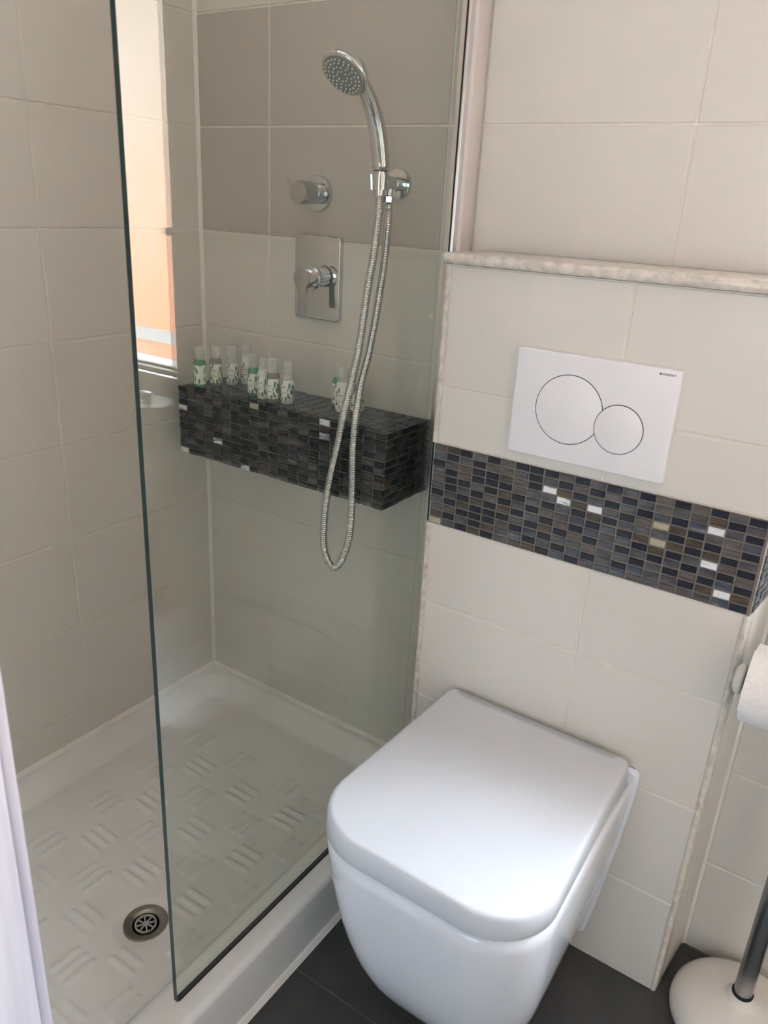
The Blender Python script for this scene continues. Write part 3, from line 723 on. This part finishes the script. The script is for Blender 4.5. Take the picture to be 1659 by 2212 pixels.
obj('outlet_nut', lathe([(.0070, 1.2955), (.0095, 1.2950), (.0095, 1.2860), (.0072, 1.2850), (.0062, 1.2800)], (OE.x, OE.y, 0), (0, 0, 1), 6), M['chrome'], sh_)
# hand shower
hs = thing('hand_shower', 'chrome hand shower with a round grey spray face', 'hand shower', (HB.x, HB.y, 1.30))
hp = smooth_path([(.51, -.0675, 1.296), (.51, -.0668, 1.318), (.51, -.0665, 1.340), (.51, -.0722, 1.368), (.51, -.0868, 1.4075), (.51, -.1090, 1.4395), (.51, -.1310, 1.4590), (.51, -.1470, 1.4700)], 8)
def hr(i):
    t = i/(len(hp)-1); return .0105 if t < .1 else (.0125 if t < .27 else .0152-.0034*(max(0, t-.45)/.55))
obj('handle', tube(hp, hr, 24), M['chrome'], hs, True, 60)
obj('groove', lathe([(.0127, -.0009), (.0127, .0009)], (.51, -.0664, 1.3345), (0, 0, 1), 24), M['rubber'], hs, True)
HD = Vector((.507, -.1665, 1.4735)); HN = Vector((-.05, -.66, -.75)).normalized()
obj('head', lathe([(.0, -.0165), (.012, -.0160), (.024, -.0125), (.0335, -.0055), (.0385, .0025), (.0398, .0085), (.0385, .0125), (.0355, .0140), (.0335, .0132)], HD, HN, 48), M['chrome'], hs, True, 60)
obj('spray_face', lathe([(.0338, .0125), (.0334, .0142), (.031, .0150), (0, .0156)], HD, HN, 48), M['face'], hs, True, 60)
ua, ub, ud = frame_of(HN); nb = []
for rr, cnt in ((.009, 8), (.0165, 13), (.0235, 18), (.0295, 24)):
    for i in range(cnt):
        t = 2*math.pi*i/cnt+rr*40; c = HD+ud*.0148+(ua*math.cos(t)+ub*math.sin(t))*rr
        nb.append(lathe([(.00125, 0), (.0011, .0022), (.0006, .0026)], c, ud, 7))
o = obj('spray_nozzles', join(*nb), M['nub'], hs, True, 60); o['kind'] = 'stuff'
# hose
HP = [(.5100,-.0675,1.297),(.5125,-.0690,1.280),(.5174,-.0777,1.256),(.5226,-.0931,1.2014),(.5239,-.1065,1.1534),(.5271,-.1219,1.0976),(.5299,-.1371,1.0421),(.5315,-.1530,.9988),(.5268,-.1680,.9376),(.5162,-.1710,.8712),(.5015,-.1710,.8063),(.4906,-.1700,.7402),(.4871,-.1680,.6736),(.496,-.1680,.6400),(.5126,-.1680,.6240),(.5289,-.1680,.6400),(.5446,-.1680,.6835),(.5499,-.1680,.7237),(.5505,-.1680,.7874),(.5483,-.1675,.8779),(.5480,-.1620,.9300),(.5407,-.1390,.9887),(.5386,-.1200,1.0288),(.5376,-.1080,1.0638),(.5365,-.0980,1.0956),(.5339,-.0860,1.1351),(.5290,-.0700,1.180),(.5190,-.0500,1.2375),(.5090,-.0350,1.268),(.5085,-.0340,1.281)]
hpath, st = resample(smooth_path(HP, 10), .00105)
ho = obj('shower_hose', tube(hpath, lambda i: .0063 if i % 4 == 0 else .00725, 14), M['hose'], None, True, 70)
tag(ho, 'ribbed silver shower hose hanging in a loop over the mosaic shelf', 'shower hose')

# ------------------------------------------------------------------ little bottles on the shelf
def bottle(x, y, rz, body, label):
    b = thing('toiletry_bottle', label, 'bottle', (x, y, SZ1+.0002), 'miniature toiletry bottles on the mosaic shelf')
    b.rotation_euler = (0, 0, rz)
    def part(nm, prof, mt, par=b, seg=28):
        me = me_from(nm, *lathe(prof, (0, 0, 0), (0, 0, 1), seg), True); me.set_sharp_from_angle(angle=math.radians(40)); return link(nm, me, mt, par, (0, 0, 0))
    bo = part('body', [(.0, .0), (.0115, .0), (.0128, .0014), (.0130, .004), (.0130, .0480), (.0122, .0530), (.0106, .0570), (.0100, .0590), (.0001, .0590)], M[body])
    part('label', [(.01318, .0075), (.01318, .0470)], M['label'])
    part('cap', [(.0104, .0585), (.0106, .0592), (.0104, .0660), (.0102, .0664), (.0104, .0668), (.0102, .0830), (.0094, .0842), (.0001, .0843)], M['bcap'])
    return b
ROWA = math.radians(30)
for (x, y, rz, body, lab) in (
    (.1150, -.1244, 2.3, 'bgreen', 'leftmost green bottle at the corner end of the mosaic shelf'),
    (.1273, -.0911, .58, 'bclear', 'clear bottle second from the left in the back row on the shelf'),
    (.1450, -.0601, .52, 'bcream', 'cloudy bottle third from the left in the back row on the shelf'),
    (.1600, -.0315, .50, 'bwhite', 'milky white bottle at the wall, fourth from the left on the shelf'),
    (.2456, -.1006, .10, 'bgreen', 'green bottle leading the close row of four on the shelf'),
    (.2750, -.1040, .12, 'bwhite', 'milky white bottle second in the close row of four on the shelf'),
    (.3052, -.1100, .08, 'bclear', 'clear bottle third in the close row of four on the shelf'),
    (.3342, -.1000, .06, 'bcream', 'cloudy bottle ending the close row of four, white label with leaves'),
    (.4203, -.0457, .42, 'bgreen', 'green bottle in the trio behind the shower hose'),
    (.4500, -.0740, .42, 'bwhite', 'milky white bottle in the trio behind the shower hose'),
    (.4790, -.0640, .42, 'bclear', 'clear bottle half hidden by the shower hose')):
    bottle(x, y, rz, body, lab)

# ------------------------------------------------------------------ stand with toilet roll
PXs, PYs = 1.365, -.1120
st_ = thing('roll_stand', 'white round-footed toilet roll stand with a steel pole', 'stand', (PXs, PYs, 0))
obj('base', lathe([(.0, 0), (.100, 0), (.1065, .004), (.1080, .012), (.106, .024), (.097, .036), (.082, .0465), (.055, .054), (.032, .0585), (.022, .0625), (.0195, .069), (.0165, .0705), (.0165, .073)], (PXs, PYs, 0), seg=64), M['wgloss'], st_, True, 60)
obj('collar', lathe([(.0165, .071), (.0172, .0722), (.0172, .0748), (.0150, .076)], (PXs, PYs, 0), seg=32), M['gap'], st_, True)
obj('pole', lathe([(.0148, .073), (.0148, .835), (.012, .839)], (PXs, PYs, 0), seg=32), M['steel'], st_, True, 40)
obj('knob', lathe([(.013, .838), (.017, .843), (.0185, .851), (.015, .859), (.0001, .862)], (PXs, PYs, 0), seg=28), M['chrome'], st_, True, 60)
obj('top_dish', lathe([(.0, .828), (.030, .828), (.052, .833), (.060, .8375), (.052, .8385), (.012, .836)], (PXs, PYs, 0), seg=40), M['wgloss'], st_, True, 60)
RZ, RY = .667, -.150
obj('arm', tube([Vector((1.405, PYs, RZ)), Vector((1.400, RY, RZ)), Vector((1.30, RY, RZ)), Vector((1.2515, RY, RZ))], .006, 14), M['wgloss'], st_, True, 40)
obj('arm_clamp', lathe([(.0150, RZ-.014), (.019, RZ-.012), (.019, RZ+.012), (.0150, RZ+.014)], (PXs, PYs, 0), seg=28), M['wgloss'], st_, True, 40)
obj('end_stop', lathe([(.0, -.011), (.014, -.010), (.0215, -.006), (.0235, -.001), (.0215, .003), (.006, .005)], (1.2475, RY, RZ), (1, 0, 0), 32), M['wgloss'], st_, True, 60)
RR, X0r, X1r = .0575, 1.2565, 1.3440
V, F = lathe([(.0225, 0), (RR-.002, 0), (RR, .0015), (RR, X1r-X0r-.0015), (RR-.002, X1r-X0r), (.0225, X1r-X0r), (.0225, 0)], (X0r, RY, RZ), (1, 0, 0), 56)
F = [f for f in F if len(f) == 4]
roll = thing('toilet_roll', 'white embossed toilet roll on the stand by the tiled box', 'toilet roll', (1.296, RY, RZ-RR))
obj('paper', (V, F), M['tissue'], roll, True, 40)
# loose end: hangs down the front
P = [(x, z) for x, z in [(RY-RR*math.sin(math.radians(a))-.0012, RZ+RR*math.cos(math.radians(a))) for a in range(10, 118, 9)]]
V, F = [], []
for y, z in P:
    for x in (X0r-.0005, X1r+.0005): V.append((x, y, z))
for y, z in [(y+.0007, z) for y, z in P]:
    for x in (X0r-.0005, X1r+.0005): V.append((x, y, z))
n = len(P)
for i in range(n-1): F += [(2*i, 2*i+1, 2*i+3, 2*i+2), (2*n+2*i+1, 2*n+2*i, 2*n+2*i+2, 2*n+2*i+3)]
F += [(0, 2*n, 2*n+1, 1), (2*n-2, 2*n-1, 4*n-1, 4*n-2)]
obj('loose_sheet', (V, F), M['tissue'], roll, True, 40)
k = obj('core', lathe([(.0222, .002), (.0222, X1r-X0r-.002), (.0208, X1r-X0r-.002), (.0208, .002), (.0222, .002)], (X0r, RY, RZ), (1, 0, 0), 32), mottled('brown_card', s2l((178, 156, 128)), s2l((168, 146, 118)), 20, .9, .1), roll, True, 40)
